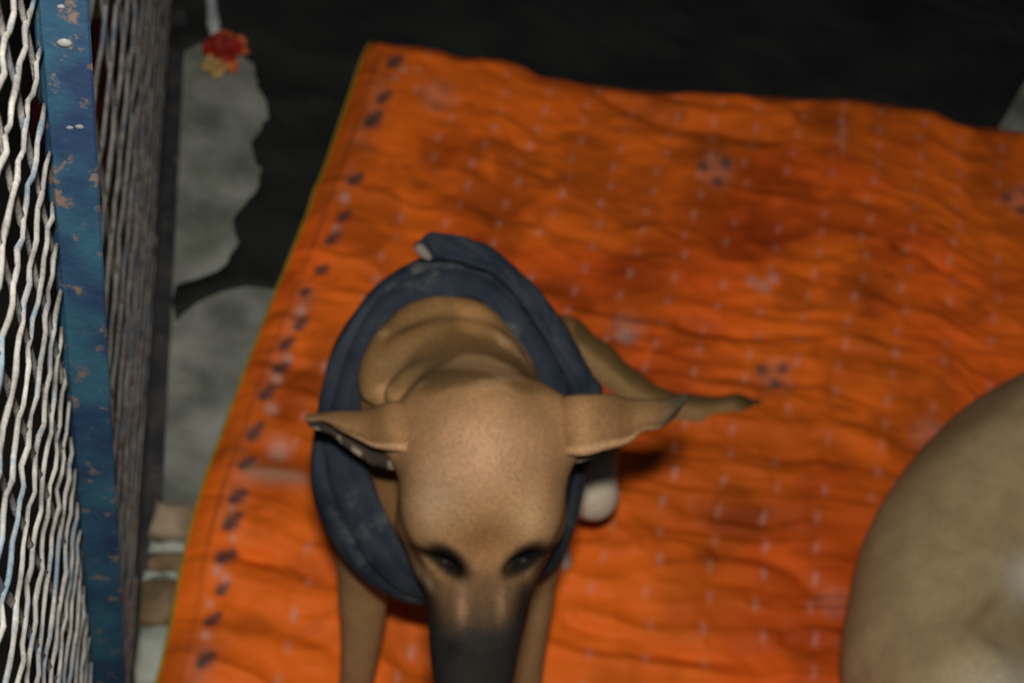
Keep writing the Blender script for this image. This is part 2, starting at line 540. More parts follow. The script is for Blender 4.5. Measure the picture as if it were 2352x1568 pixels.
line = np.exp(-((S_ - 0.026 - 0.003 * (vnoise(np.stack([T_ * 30, T_ * 0], -1), 4) - 0.5)) / 0.0028) ** 2)
blend(line * (0.3 + 0.7 * vnoise(np.stack([T_ * 14, T_ * 0 + 2], -1), 8)), s2l(95, 48, 22), 0.75)
pband = np.exp(-((S_ - 0.044) / 0.012) ** 2) * sstep(0.42, 0.62, fbm(np.stack([S_ * 40, T_ * 22], -1), 15, 3))
blend(pband, s2l(165, 110, 90), 0.42)
for (u, v, r_) in [(905, 158, 17), (880, 240, 15), (855, 292, 19), (815, 430, 16), (788, 511, 15), (762, 566, 15), (738, 636, 14), (700, 690, 12),
                   (690, 765, 14), (657, 808, 16), (645, 862, 18), (612, 925, 18), (585, 1010, 18), (566, 1085, 17), (545, 1160, 19), (533, 1222, 20), (518, 1298, 22),
                   (511, 1366, 15), (489, 1437, 18), (474, 1535, 19)]:
    for dx, dy, k in ((0, 0, 1.0), (r_ * 0.8, -r_ * 0.7, 0.55), (-r_ * 0.6, r_ * 0.5, 0.6)):
        blend(np.exp(-dist2(u + dx, v + dy, r_ * k, r_ * k * 0.9) ** 1.5), DARK, 0.88)
for (u, v, r_) in [(903, 196, 9), (925, 175, 8), (790, 470, 12), (770, 540, 9), (690, 735, 14), (662, 838, 10), (635, 892, 14), (622, 960, 16), (640, 1050, 26), (532, 1190, 8),
                   (536, 1256, 8), (500, 1330, 12), (482, 1400, 9), (474, 1475, 12), (520, 1345, 10), (1430, 790, 20), (1745, 672, 14), (1770, 655, 12), (1720, 660, 12)]:
    blend(np.exp(-dist2(u, v, r_, r_) ** 1.5), PALE, 0.62)
for cu, cv in [(1640, 410), (1770, 880), (2338, 472), (1437, 772), (1000, 240), (2120, 1010), (1900, 1400)]:
    blend(np.exp(-dist2(cu, cv, 38, 38) ** 2), PALE, 0.22)
    for dx, dy in ((-32, -8), (20, -16), (2, 24)):
        blend(np.exp(-dist2(cu + dx, cv + dy, 13, 13) ** 1.5), s2l(62, 60, 66), 0.25 if (cu, cv) in ((1437, 772), (1000, 240), (2120, 1010), (1900, 1400)) else 0.82)
blend(np.exp(-dist2(1930, 320, 7, 52) ** 2), PALE, 0.4)
blend(np.exp(-(((UU - 640) / 75) ** 2) ** 3 - ((VV - 1112 - 0.16 * (UU - 640)) / 17) ** 2), s2l(135, 112, 92), 0.7)
Vm = np.concatenate([XY, Z[..., None]], -1).reshape(-1, 3)
Fi = np.arange((NT_ - 1) * NS).reshape(NT_ - 1, NS)[:, :-1].ravel()
Fm = np.stack([Fi, Fi + NS, Fi + NS + 1, Fi + 1], 1)
omat = empty('orange_mat', (corner[0], corner[1], 0))
tag(omat, 'creased orange printed plastic mat spread on the floor under the dogs', 'mat')
sheet = mesh('mat_sheet', Vm, Fm, M_mat, omat, colors=colr.reshape(-1, 3))
sheet.modifiers.new('thickness', 'SOLIDIFY').thickness = -0.0012

def mat_z(u, v):
    i = np.argmin((UU - u) ** 2 + (VV - v) ** 2)
    return Z.ravel()[i]

hp_ = np.concatenate([XY[:, 0, :], Z[:, :1] + 0.0012], -1)[::3]
Vh, Fh = tube(hp_, 0.0022, 8)
mesh('hem', Vh, Fh, M_hem, omat)

# ------------------------------------------------------------------ mesh fence with blue post
fence = empty('mesh_fence', FOOT)
tag(fence, 'expanded metal mesh fence with a rusty blue steel post at the left edge', 'fence')

def boxpath(c0, c1, ax, ay, name, mat, parent, seg=40, jitter=0.0):
    """bar from c0 to c1 with rectangle spanned by ax, ay (lists of corner offsets), slightly rounded"""
    P = np.linspace(0, 1, seg)[:, None] * (c1 - c0) + c0
    cs_ = []
    e = 0.0012
    for (i, j) in ((0, 0), (1, 0), (1, 1), (0, 1)):
        la, lb = np.linalg.norm(ax), np.linalg.norm(ay)
        sx, sy = (1 if i == 0 else -1), (1 if j == 0 else -1)
        base_ = ax * i + ay * j
        p1 = base_ + ax / la * e * sx
        p2 = base_ + ay / lb * e * sy
        cs_ += ([p2, p1] if (i, j) in ((0, 0), (1, 1)) else [p1, p2])
    Vv = []
    for p in P:
        for c in cs_:
            Vv.append(p + c + (rng.normal(0, jitter, 3) if jitter else 0))
    k = len(cs_)
    F_ = grid_faces(seg, k, False, True)
    F_.append(tuple(range(k)))
    F_.append(tuple((seg - 1) * k + j for j in range(k))[::-1])
    o = mesh(name, Vv, F_, mat, parent, smooth=False)
    return o

# post: angle iron, one leg standing out towards the dog, the other in the fence plane
PW = 0.0225
BT = 1.16
post = boxpath(fp(0, 0.0), fp(0, BT), Nn * PW, Ad * 0.003, 'post', M_blue, fence, 60)
boxpath(fp(0.003, 0.0, 0.0002), fp(0.003, BT, 0.0002), Nn * -0.003, Ad * 0.022, 'post_web', M_blue, post, 30)
# weld spatter and rust lumps on the post
for (u, v, r_, m_) in [(148, 98, 0.0021, M_grey), (140, 15, 0.0011, M_grey), (160, 293, 0.0011, M_grey), (182, 291, 0.0013, M_grey)]:
    # point of the flange seen there
    q = ray(u, v)
    t = ((FOOT - CP) @ Ad) / (q @ Ad)
    p = CP + q * t
    bmx = bmesh.new()
    bmesh.ops.create_icosphere(bmx, subdivisions=2, radius=1.0)
    Vx = np.array([w.co[:] for w in bmx.verts])
    Fx = [tuple(w.index for w in f.verts) for f in bmx.faces]
    bmx.free()
    Vx = p + (Vx[:, :1] * Nn * 1.6 + Vx[:, 1:2] * Ad * 0.6 + Vx[:, 2:] * Bd) * r_ * (1 + 0.2 * vnoise(Vx * 2, 3))[:, None]
    mesh('weld_bead', Vx, Fx, m_, post)

# floor rail
boxpath(FOOT + Hd * -0.9 + np.array([0, 0, 0.001]), FOOT + Hd * 2.4 + np.array([0, 0, 0.001]), np.array([Hd[1], -Hd[0], 0]) * 0.024, np.array([0, 0, 0.004]), 'rail_flange', M_rail, fence, 60, 0.0004)
boxpath(FOOT + Hd * -0.9 + np.array([0, 0, 0.001]), FOOT + Hd * 2.4 + np.array([0, 0, 0.001]), np.array([Hd[1], -Hd[0], 0]) * 0.003, np.array([0, 0, 0.03]), 'rail_web', M_rail, fence, 60, 0.0003)
# top rail (above the frame)
boxpath(fp(-0.55, BT - 0.02, -0.004), fp(2.3, BT - 0.02, -0.004), Nn * -0.022, Bd * 0.022, 'top_rail', M_blue, fence, 30)

slopeB = 0.10
def strand(kind, pts, w, name, mat, parent):
    """flat strand of expanded metal, turned out of the sheet plane"""
    P = np.asarray(pts)
    n = len(P)
    T = np.gradient(P, axis=0)
    T /= np.linalg.norm(T, axis=1)[:, None]
    if kind == 'a':
        nn = Nn * 0.80 + Bd * 0.6
    else:                                                # joining strands are twisted edge-on
        vt = CP - fp(-0.05, 0.85)
        vt = vt / np.linalg.norm(vt)
        vp = vt - (vt @ Bd) * Bd
        vp /= np.linalg.norm(vp)
        nn = vp * 0.62 + np.cross(Bd, vp) * 0.78
    nn = nn / np.linalg.norm(nn)
    S1 = np.cross(T, nn)
    S1 /= np.linalg.norm(S1, axis=1)[:, None]
    S2 = np.cross(S1, T)
    wj = w * (1 + 0.12 * rng.normal(size=n))[:, None]
    Vv = np.stack([P + S1 * wj + S2 * 0.0007, P + S2 * 0.0011, P - S1 * wj + S2 * 0.0007, P - S1 * wj - S2 * 0.0007, P + S1 * wj - S2 * 0.0007], 1).reshape(-1, 3)
    F_ = grid_faces(n, 5, False, True)
    F_.append((0, 1, 2, 3, 4))
    F_.append(tuple((n - 1) * 5 + j for j in (4, 3, 2, 1, 0)))
    return mesh(name, Vv, F_, mat, parent)

def floor_b(a):
    """height up the post direction at which column a meets the floor"""
    p = fp(a, 0)
    return -p[2] / Bd[2]

def panel(a0, a1, sa, sb, w, seed):
    """mesh between a0 and a1: long strands across, short joining strands along the post"""
    g = np.random.default_rng(seed)
    na = int((a1 - a0) / sa) + 1
    nb = int(1.18 / sb) + 1
    # long strands
    step = 4
    for k in range(nb):
        pts = []
        for j in range(na * step + 1):
            a = a0 + j * sa / step
            if a > a1 + 1e-6:
                break
            ph = (j / step + 0.5 * (k % 2)) % 1.0
            # rises slowly, then drops back over each bond
            zz = (ph if ph < 0.7 else 0.7 * (1 - (ph - 0.7) / 0.3)) / 0.7
            b = 0.012 + k * sb + (zz - 0.5) * sb * 0.12 + g.normal(0, 0.0003)
            if b < floor_b(a) + 0.006 or b > BT - 0.002:
                if len(pts) > 2:
                    break
                pts = []
                continue
            pts.append(fp(a, b, 0.0006 * g.normal()))
        if len(pts) > 3:
            strand('a', pts, w, 'strand', M_wire, fence)
    # joining strands, leaning away as they go down
    lean = 0.42
    for i in range(na + int(lean * 1.2 / sa) + 1):
        pts = []
        for k in range(nb * 2):
            b = 0.012 + k * sb / 2
            a = a0 + i * sa - lean * b + 0.0012 * g.normal()
            if a < a0 or a > a1 or b < floor_b(a) + 0.006 or b > BT - 0.002:
                continue
            pts.append(fp(a, b, -0.0016))
        if len(pts) > 3:
            strand('b', np.asarray(pts), w * 1.25, 'cross_strand', M_wire, fence)

panel(-0.52, -0.001, 0.042, 0.0300, 0.0014, 3)
panel(0.006, 2.2, 0.11, 0.062, 0.0022, 4)
# grey strip behind the near mesh
boxpath(fp(-0.045, 0.97, -0.02), fp(-0.045, BT, -0.02), Nn * -0.003, Ad * 0.02, 'backing_strip', M_grey, fence, 12)

# ------------------------------------------------------------------ signed distance bodies
class Field:
    def __init__(self, lo, hi, h):
        self.lo = np.array(lo, float)
        self.h = h
        self.n = np.ceil((np.array(hi) - self.lo) / h).astype(int) + 1
        self.f = np.full(self.n, 0.5, dtype=np.float32)
        self.ax = [self.lo[k] + h * np.arange(self.n[k]) for k in range(3)]

    def box(self, lo, hi):
        i0 = np.clip(np.floor((np.array(lo) - self.lo) / self.h).astype(int), 0, self.n)
        i1 = np.clip(np.ceil((np.array(hi) - self.lo) / self.h).astype(int) + 1, 0, self.n)
        sl = tuple(slice(a, b) for a, b in zip(i0, i1))
        X = np.stack(np.meshgrid(*[self.ax[k][sl[k]] for k in range(3)], indexing='ij'), -1)
        return sl, X

    def merge(self, sl, d, k, mode='add'):
        c = self.f[sl]
        if c.size == 0:
            return
        if mode == 'add':
            hh = np.maximum(k - np.abs(c - d), 0) / k
            self.f[sl] = np.minimum(c, d) - hh * hh * k * 0.25
        else:
            d = -d
            hh = np.maximum(k - np.abs(c - d), 0) / k
            self.f[sl] = np.maximum(c, d) + hh * hh * k * 0.25

    def cone(self, a, ra, b, rb, k=0.02, mode='add'):
        a, b = np.array(a), np.array(b)
        m = max(ra, rb) + k * 2 + 0.03
        sl, X = self.box(np.minimum(a, b) - m, np.maximum(a, b) + m)
        ab = b - a
        t = np.clip(((X - a) @ ab) / (ab @ ab + 1e-12), 0, 1)
        d = np.linalg.norm(X - a - t[..., None] * ab, axis=-1) - (ra + (rb - ra) * t)
        self.merge(sl, d, k, mode)

    def chain(self, pts, rads, k=0.02, mode='add'):
        for i in range(len(pts) - 1):
            self.cone(pts[i], rads[i], pts[i + 1], rads[i + 1], k, mode)

    def ell(self, c, r, axes=None, k=0.02, mode='add'):
        c, r = np.array(c), np.array(r)
        A = np.eye(3) if axes is None else np.array(axes)      # rows: local axes
        m = max(r) + k * 2 + 0.03
        sl, X = self.box(c - m, c + m)
        Y = (X - c) @ A.T
        k0 = np.linalg.norm(Y / r, axis=-1)
        k1 = np.linalg.norm(Y / (r * r), axis=-1) + 1e-9
        self.merge(sl, k0 * (k0 - 1) / k1, k, mode)

    def polygonise(self, smooth=2):
        f = self.f
        s = f < 0
        n = self.n
        c = np.zeros(n - 1, dtype=np.int8)
        for dx in (0, 1):
            for dy in (0, 1):
                for dz in (0, 1):
                    c += s[dx:n[0] - 1 + dx, dy:n[1] - 1 + dy, dz:n[2] - 1 + dz]
        act = (c > 0) & (c < 8)
        idx = np.full(n - 1, -1, dtype=np.int64)
        cells = np.argwhere(act)
        idx[act] = np.arange(len(cells))
        acc = np.zeros((len(cells), 3))
        cnt = np.zeros(len(cells))
        cor = [(x, y, z) for x in (0, 1) for y in (0, 1) for z in (0, 1)]
        for a in range(8):
            for b in range(a + 1, 8):
                da = np.array(cor[b]) - np.array(cor[a])
                if np.abs(da).sum() != 1:
                    continue
                fa = f[tuple((cells + cor[a]).T)]
                fb = f[tuple((cells + cor[b]).T)]
                m = (fa < 0) != (fb < 0)
                t = fa[m] / (fa[m] - fb[m])
                acc[m] += np.array(cor[a]) + t[:, None] * da
                cnt[m] += 1
        V = self.lo + self.h * (cells + acc / cnt[:, None])
        Q = []
        for ax in range(3):
            o1, o2 = [(1, 2), (2, 0), (0, 1)][ax]
            sl0 = [slice(None)] * 3
            sl1 = [slice(None)] * 3
            sl0[ax], sl1[ax] = slice(0, n[ax] - 1), slice(1, n[ax])
            ch = s[tuple(sl0)] != s[tuple(sl1)]
            E_ = np.argwhere(ch)
            E_ = E_[(E_[:, o1] > 0) & (E_[:, o2] > 0) & (E_[:, o1] < n[o1] - 1) & (E_[:, o2] < n[o2] - 1)]
            inside = s[tuple(E_.T)]
            e1 = np.zeros(3, int); e1[o1] = 1
            e2 = np.zeros(3, int); e2[o2] = 1
            q = np.stack([idx[tuple((E_ - e1 - e2).T)], idx[tuple((E_ - e2).T)], idx[tuple(E_.T)], idx[tuple((E_ - e1).T)]], 1)
            q[~inside] = q[~inside][:, ::-1]
            Q.append(q)
        Q = np.vstack(Q)
        # laplacian smoothing
        ed = np.vstack([Q[:, [0, 1]], Q[:, [1, 2]], Q[:, [2, 3]], Q[:, [3, 0]]])
        for it in range(smooth):
            A = np.zeros_like(V)
            C_ = np.zeros(len(V))
            for k_ in range(3):
                A[:, k_] = np.bincount(ed[:, 0], V[ed[:, 1], k_], len(V)) + np.bincount(ed[:, 1], V[ed[:, 0], k_], len(V))
            C_ = np.bincount(ed[:, 0], minlength=len(V)) + np.bincount(ed[:, 1], minlength=len(V))
            V = 0.5 * V + 0.5 * A / C_[:, None]
        return V, Q

def ball(name, c, r, mat, parent, sub=3, axes=None):
    bmx = bmesh.new()
    bmesh.ops.create_icosphere(bmx, subdivisions=sub, radius=1.0)
    Vx = np.array([w.co[:] for w in bmx.verts])
    Fx = [tuple(w.index for w in f.verts) for f in bmx.faces]
    bmx.free()
    A = np.eye(3) if axes is None else np.array(axes)
    return mesh(name, np.array(c) + (Vx * np.array(r)) @ A, Fx, mat, parent)

# ------------------------------------------------------------------ the collared dog, sitting, head bowed towards us
HA = [RT, -UP, -fw]                                  # head axes: right, down the face, up out of the forehead
MZ = 0.012                                           # height of the mat
pw_l, pw_r = fl(806, 1668, MZ), fl(1200, 1690, MZ)
D1 = Field((-0.30, 0.20, -0.01), (0.56, 1.22, 0.74), 0.0034)
# trunk
neck0, neck1 = at(1088, 975, 1.135), at(1022, 882, 1.262)
chest = at(1035, 1045, 1.36)
rump = fl(1120, 880, 0.115)
D1.cone(neck0, 0.058, neck1, 0.076, 0.03)
D1.cone(neck1, 0.078, chest, 0.096, 0.05)
D1.cone(chest, 0.092, rump, 0.105, 0.05)
D1.cone(at(1040, 1080, 1.30), 0.07, at(1045, 1150, 1.36), 0.06, 0.05)
# fore legs
sh_l, sh_r = at(880, 1170, 1.31), at(1205, 1170, 1.31)
for sh, pts_, rr in ((sh_l, [(838, 1330, 1.365), (833, 1430, 1.40), (822, 1540, 1.44)], (0.045, 0.0235, 0.0200, 0.0165, 0.0150)),
                     (sh_r, [(1222, 1330, 1.365), (1215, 1430, 1.40), (1207, 1540, 1.44)], (0.045, 0.0215, 0.0190, 0.0165, 0.0150))):
    pw = pw_l if sh is sh_l else pw_r
    PL = bez([sh] + [at(*p) for p in pts_] + [pw + [0, 0, 0.02]], 22)
    RL = np.interp(np.linspace(0, 1, 22), [0, 0.25, 0.5, 0.75, 1], rr)
    D1.chain(PL, RL, 0.006)
for pw, s_ in ((pw_l, 1), (pw_r, 1)):
    D1.ell(pw + [0, -0.012, 0.014], (0.020, 0.028, 0.015), k=0.015)
    for tx in (-0.0135, -0.0048, 0.0048, 0.0135):
        D1.cone(pw + [tx, -0.020, 0.013], 0.0075, pw + [tx * 1.15, -0.040 + abs(tx) * 0.5, 0.009], 0.0072, 0.004)
# hind legs, folded
hip_r, hip_l = fl(1240, 960, 0.10), fl(1000, 930, 0.10)
knee_r, knee_l = at(1360, 1132, 1.505), at(850, 1090, 1.52)
D1.cone(hip_r, 0.075, at(1300, 1010, 1.57), 0.055, 0.03)
D1.cone(at(1330, 1000, 1.56), 0.034, knee_r, 0.0210, 0.03)
D1.cone(at(1345, 1010, 1.55), 0.028, at(1366, 1140, 1.505), 0.0215, 0.02)
D1.cone(hip_l, 0.075, at(930, 1010, 1.56), 0.05, 0.03)
D1.cone(at(930, 1010, 1.56), 0.05, knee_l, 0.022, 0.03)
for kn, a, b in ((knee_r, fl(1262, 1190, 0.03), fl(1284, 1288, 0.030)), (knee_l, fl(940, 1150, 0.03), fl(915, 1230, 0.030))):
    D1.cone(kn, 0.018, a, 0.019, 0.02)
    D1.cone(a, 0.019, b, 0.015, 0.015)
    for tx in (-0.011, -0.0035, 0.004, 0.0115):
        D1.cone(b + [tx, 0, -0.006], 0.0075, b + [tx * 1.2, -0.015, -0.010], 0.0065, 0.004)
# tail lying on the mat
tl = [fl(1215, 770, 0.06), fl(1300, 775, 0.04), fl(1375, 832, 0.034), fl(1450, 893, 0.032), fl(1520, 934, 0.03), fl(1600, 943, 0.026), fl(1690, 934, 0.022), fl(1742, 934, 0.019), fl(1772, 944, 0.018)]
D1.chain(tl, [0.034, 0.026, 0.0235, 0.0210, 0.0195, 0.0180, 0.0145, 0.0105, 0.0045], 0.012)
# head
D1.ell(at(1110, 1058, 1.082), (0.0600, 0.0560, 0.052), HA, 0.03)
D1.ell(at(1107, 1165, 1.096), (0.0600, 0.0440, 0.052), HA, 0.03)
D1.ell(at(1108, 1030, 1.074), (0.040, 0.050, 0.050), HA, 0.03)
D1.ell(at(1045, 1200, 1.078), (0.030, 0.027, 0.024), HA, 0.02)       # brows
D1.ell(at(1172, 1196, 1.078), (0.030, 0.027, 0.024), HA, 0.02)
D1.cone(at(1005, 1195, 1.135), 0.032, at(1022, 1290, 1.145), 0.026, 0.03)   # cheeks
D1.cone(at(1205, 1190, 1.135), 0.032, at(1172, 1290, 1.145), 0.026, 0.03)
D1.chain([at(1108, 1270, 1.104), at(1098, 1380, 1.113), at(1092, 1450, 1.122), at(1088, 1545, 1.134), at(1086, 1590, 1.138)], [0.041, 0.0335, 0.0285, 0.0255, 0.0225], 0.025)
D1.chain([at(1100, 1330, 1.165), at(1090, 1450, 1.170), at(1087, 1550, 1.166)], [0.032, 0.024, 0.019], 0.012)    # lower jaw
D1.cone(at(1110, 1260, 1.085), 0.024, at(1095, 1420, 1.108), 0.020, 0.02)   # nose bridge
D1.cone(at(1042, 1470, 1.135), 0.016, at(1052, 1560, 1.145), 0.015, 0.012)  # lips
D1.cone(at(1134, 1470, 1.135), 0.016, at(1120, 1560, 1.145), 0.015, 0.012)
D1.ell(at(1026, 1290, 1.070), (0.0155, 0.0105, 0.010), HA, 0.010, 'sub')
D1.ell(at(1193, 1288, 1.070), (0.0155, 0.0105, 0.010), HA, 0.010, 'sub')
# ear roots
D1.cone(at(995, 985, 1.098), 0.030, at(915, 988, 1.096), 0.016, 0.03)
D1.cone(at(1250, 985, 1.098), 0.030, at(1340, 980, 1.094), 0.017, 0.03)
# loose skin rolls on the nape
for arc, r_ in (([(905, 905, 1.128), (960, 872, 1.135), (1040, 880, 1.128), (1130, 880, 1.13), (1180, 905, 1.14)], 0.008),
                ([(880, 850, 1.165), (930, 800, 1.17), (1020, 775, 1.178), (1110, 785, 1.178), (1165, 830, 1.175)], 0.009),
                ([(930, 740, 1.198), (1010, 715, 1.20), (1090, 730, 1.198), (1130, 770, 1.195)], 0.009),
                ([(855, 900, 1.165), (870, 830, 1.175), (905, 770, 1.19)], 0.008)):
    P = bez([at(u, v, d + 0.004) for u, v, d in arc], 12)
    D1.chain(P, [r_] * 12, 0.012)
V1, Q1 = D1.polygonise(2)
U1, W1, Z1 = proj(V1)

def fur_color_dog1(V, U, W, Zd):
    n = len(V)
    tan = np.array(s2l(130, 97, 64))
    c = np.ones((n, 3)) * tan
    nz = fbm(V * 45, 5, 3)
    nz2 = fbm(V * 14, 9, 3)
    def mixc(m, col):
        nonlocal c
        m = np.clip(m, 0, 1)[:, None]
        c = c * (1 - m) + np.array(col) * m
    head = sstep(1.19, 1.15, Zd) * sstep(880, 925, W + 30 * (nz - 0.5))
    # neck browner and darker than the forehead
    mixc((1 - head) * 0.9, s2l(126, 92, 56))
    nape = (1 - head) * sstep(960, 900, W) * (Zd < 1.3)
    mixc(nape * sstep(0.42, 0.58, nz2) * 0.75, s2l(88, 66, 38))
    mixc(nape * sstep(0.55, 0.72, fbm(V * 34 + 5, 21, 3)) * 0.6, s2l(160, 128, 92))
    mixc(nape * np.exp(-((U - 990) / 110) ** 2 - ((W - 850) / 40) ** 2) * 0.5, s2l(78, 66, 46))
    # forehead paler, its highlight put into the colour; brow patch browner
    mixc(head * np.exp(-((U - 1105) / 130) ** 2 - ((W - 1040) / 100) ** 2) * 0.8, s2l(142, 111, 86))
    mixc(head * np.exp(-((U - 1000) / 55) ** 2 - ((W - 1150) / 70) ** 2) * 0.6, s2l(164, 138, 108))
    mixc(head * np.exp(-((U - 1215) / 45) ** 2 - ((W - 1180) / 60) ** 2) * 0.55, s2l(176, 142, 104))
    mixc(head * np.exp(-((U - 1110) / 60) ** 2 - ((W - 1240) / 45) ** 2) * 0.75, s2l(112, 76, 44))
    # muzzle going to black
    h2 = (Zd < 1.24) & (W > 1180) & (U > 900) & (U < 1300)
    mz = h2 * sstep(1290, 1420, W + 60 * (nz - 0.5))
    mixc(h2 * sstep(1275, 1340, W) * 0.55, s2l(96, 72, 48))
    mixc(mz * 0.8, s2l(62, 48, 35))
    for u, v, a, b, k_ in ((1060, 1392, 13, 48, 0.6), (1150, 1385, 10, 45, 0.5), (975, 1305, 14, 20, 0.6), (1218, 1315, 12, 22, 0.6)):
        mixc(h2 * np.exp(-((U - u) / a) ** 2 - ((W - v) / b) ** 2) * k_, s2l(150, 116, 88))
    side = h2 * sstep(1310, 1370, W) * (sstep(1030, 985, U - (W - 1400) * 0.22) + sstep(1165, 1200, U + (W - 1400) * 0.2))
    mixc(side * 0.9, s2l(26, 23, 20))
    mixc(h2 * sstep(1405, 1480, W + 50 * (nz - 0.5)) * 0.93, s2l(36, 36, 35))
    mixc(h2 * np.exp(-((U - 1040) / 18) ** 2 - ((W - 1490) / 22) ** 2) * 0.7, s2l(24, 23, 22))
    # black eye surrounds with a tapering line to the outer corner
    for u, v, s_ in ((1030, 1288, 1), (1204, 1285, -1)):
        du, dv = (U - u), (W - v)
        q_ = ((du * 0.92 - dv * 0.25 * s_) / 44) ** 2 + ((dv - 0.35 * s_ * du) / 38) ** 2
        mixc(h2 * np.exp(-q_ ** 3), s2l(7, 6, 5))
        mixc(h2 * np.exp(-(((du + s_ * 54)) / 36) ** 4 - ((dv + 14 - 0.45 * s_ * (du + s_ * 40)) / 11) ** 2) * 0.95, s2l(14, 12, 10))
    mixc(h2 * np.exp(-((U - 978) / 16) ** 2 - ((W - 1328 - 1.2 * (U - 978)) / 16) ** 2) * 0.7, s2l(170, 150, 122))
    # legs greyer tan, pale knee, tail with dark upper edge
    legs = (Zd > 1.31) & (W > 1240)
    mixc(legs * 0.7, s2l(142, 112, 78))
    knee = np.exp(-((U - 1358) / 75) ** 4 - ((W - 1150) / 100) ** 4) * (Zd > 1.40)
    mixc(knee * 0.95, s2l(176, 164, 145))
    mixc(np.exp(-((U - 1292) / 22) ** 2 - ((W - 1290) / 26) ** 2) * (Zd > 1.4), s2l(210, 200, 190))
    tail = (U > 1320) & (W < 985) & (Zd > 1.45)
    yl = np.interp(U, [1320, 1375, 1450, 1520, 1600, 1680, 1752], [790, 832, 893, 934, 943, 934, 944])
    mixc(tail * 0.9, s2l(140, 112, 74))
    mixc(tail * sstep(6, -24, W - yl) * 0.8, s2l(78, 58, 28))
    mixc(tail * sstep(1660, 1740, U) * 0.8, s2l(46, 38, 24))
    return c * (0.82 + 0.36 * nz)[:, None]

dog = empty('dog', (rump[0], rump[1], 0))
tag(dog, 'tan dog with a black muzzle sitting with its head bowed through a dark collar', 'dog')
body = mesh('body', V1, Q1, M_fur, dog, colors=fur_color_dog1(V1, U1, W1, Z1))

# eyes and nose
for u, v, s_ in ((1022, 1290, 1), (1202, 1287, -1)):
    ball('eye', at(u, v, 1.0875), (0.0100, 0.0085, 0.0085), M_eye, dog, 3, HA)
nose = ball('nose', at(1085, 1608, 1.128), (0.0165, 0.0125, 0.0125), M_nose, dog, 3, HA)
for (b, sgn) in ((fl(1284, 1288, 0.030), 1),):
    for tx in (-0.011, -0.0035, 0.004, 0.0115):
        Vc, Fc = tube(np.array([b + [tx * 1.2, -0.019, -0.011], b + [tx * 1.25, -0.026, -0.014], b + [tx * 1.25, -0.030, -0.018]]), [0.0028, 0.0022, 0.0008], 6)
        mesh('claw', Vc, Fc, M_claw, dog)

def ear(Np, Tp, Fp, name, bulge, seed, dark_tip):
    n, m = 44, 21
    C_ = [bez([at(*p) for p in K], n) for K in (Np, Tp, Fp)]
    V = []
    for i in range(n):
        a, t, f = C_[0][i], C_[1][i], C_[2][i]
        wdt = np.linalg.norm(a - t)
        m1 = (a + t) / 2 - fw * bulge * min(1, wdt / 0.02)
        m2 = (f + t) / 2 + fw * bulge * 0.6 * min(1, wdt / 0.02)
        V.append(bez([a, m1, t, m2, f], m))
    V = np.array(V)
    V += (fbm(V * 60, seed, 2)[..., None] - 0.5) * 0.003
    U, W, Zd = proj(V.reshape(-1, 3))
    t_ = np.repeat(np.linspace(0, 1, n), m)
    s_ = np.tile(np.linspace(0, 1, m), n)
    c = np.ones((n * m, 3)) * np.array(s2l(112, 84, 54))
    nz = fbm(V.reshape(-1, 3) * 50, seed + 3, 3)
    def mixc(mm, col):
        nonlocal c
        mm = np.clip(mm, 0, 1)[:, None]
        c = c * (1 - mm) + np.array(col) * mm
    mixc(sstep(0.32, 0.18, t_) * 0.9, s2l(122, 91, 60))
    mixc(np.exp(-((t_ - 0.38) / 0.10) ** 2) * (s_ < 0.5) * 0.55, s2l(80, 53, 29))
    mixc((s_ < 0.07) * 0.7, s2l(160, 126, 92))
    mixc(sstep(0.55, 0.9, t_) * dark_tip, s2l(60, 52, 44))
    mixc((s_ > 0.62) * 0.92, s2l(30, 29, 28))
    mixc((s_ > 0.9) * sstep(0.5, 0.6, fbm(np.stack([t_ * 22, s_ * 6], -1), seed, 2)) * 0.55, s2l(150, 138, 118))
    o = mesh(name, V.reshape(-1, 3), grid_faces(n, m), M_fur, dog, colors=c * (0.85 + 0.3 * nz)[:, None])
    so = o.modifiers.new('thickness', 'SOLIDIFY')
    so.thickness = 0.0022
    so.offset = 0
    return o

ear([(1005, 1030, 1.085), (930, 1034, 1.060), (860, 1026, 1.066), (800, 996, 1.072), (752, 966, 1.078), (706, 966, 1.084)],
    [(1000, 930, 1.110), (915, 922, 1.080), (850, 940, 1.083), (790, 948, 1.086), (745, 950, 1.088), (702, 956, 1.088)],
    [(975, 1070, 1.110), (905, 1078, 1.102), (850, 1066, 1.106), (800, 1028, 1.104), (755, 998, 1.100), (710, 978, 1.092)], 'ear', 0.010, 11, 0.35)
ear([(1255, 1040, 1.085), (1330, 1046, 1.058), (1400, 1030, 1.064), (1450, 1012, 1.070), (1475, 990, 1.076), (1515, 984, 1.084), (1548, 955, 1.092), (1572, 920, 1.10)],
    [(1235, 935, 1.110), (1320, 908, 1.076), (1390, 908, 1.082), (1440, 914, 1.088), (1490, 922, 1.092), (1525, 922, 1.096), (1555, 912, 1.10), (1584, 906, 1.104)],
    [(1275, 1068, 1.110), (1345, 1058, 1.100), (1400, 1032, 1.104), (1445, 1008, 1.108), (1480, 980, 1.110), (1515, 966, 1.110), (1550, 938, 1.108), (1580, 910, 1.106)], 'ear', 0.010, 13, 0.95)

# ------------------------------------------------------------------ collar ring
collar = empty('neck_ring', at(1035, 980, 1.24))
tag(collar, 'dark blue-grey padded cloth ring worn around the sitting dog\'s neck', 'collar')
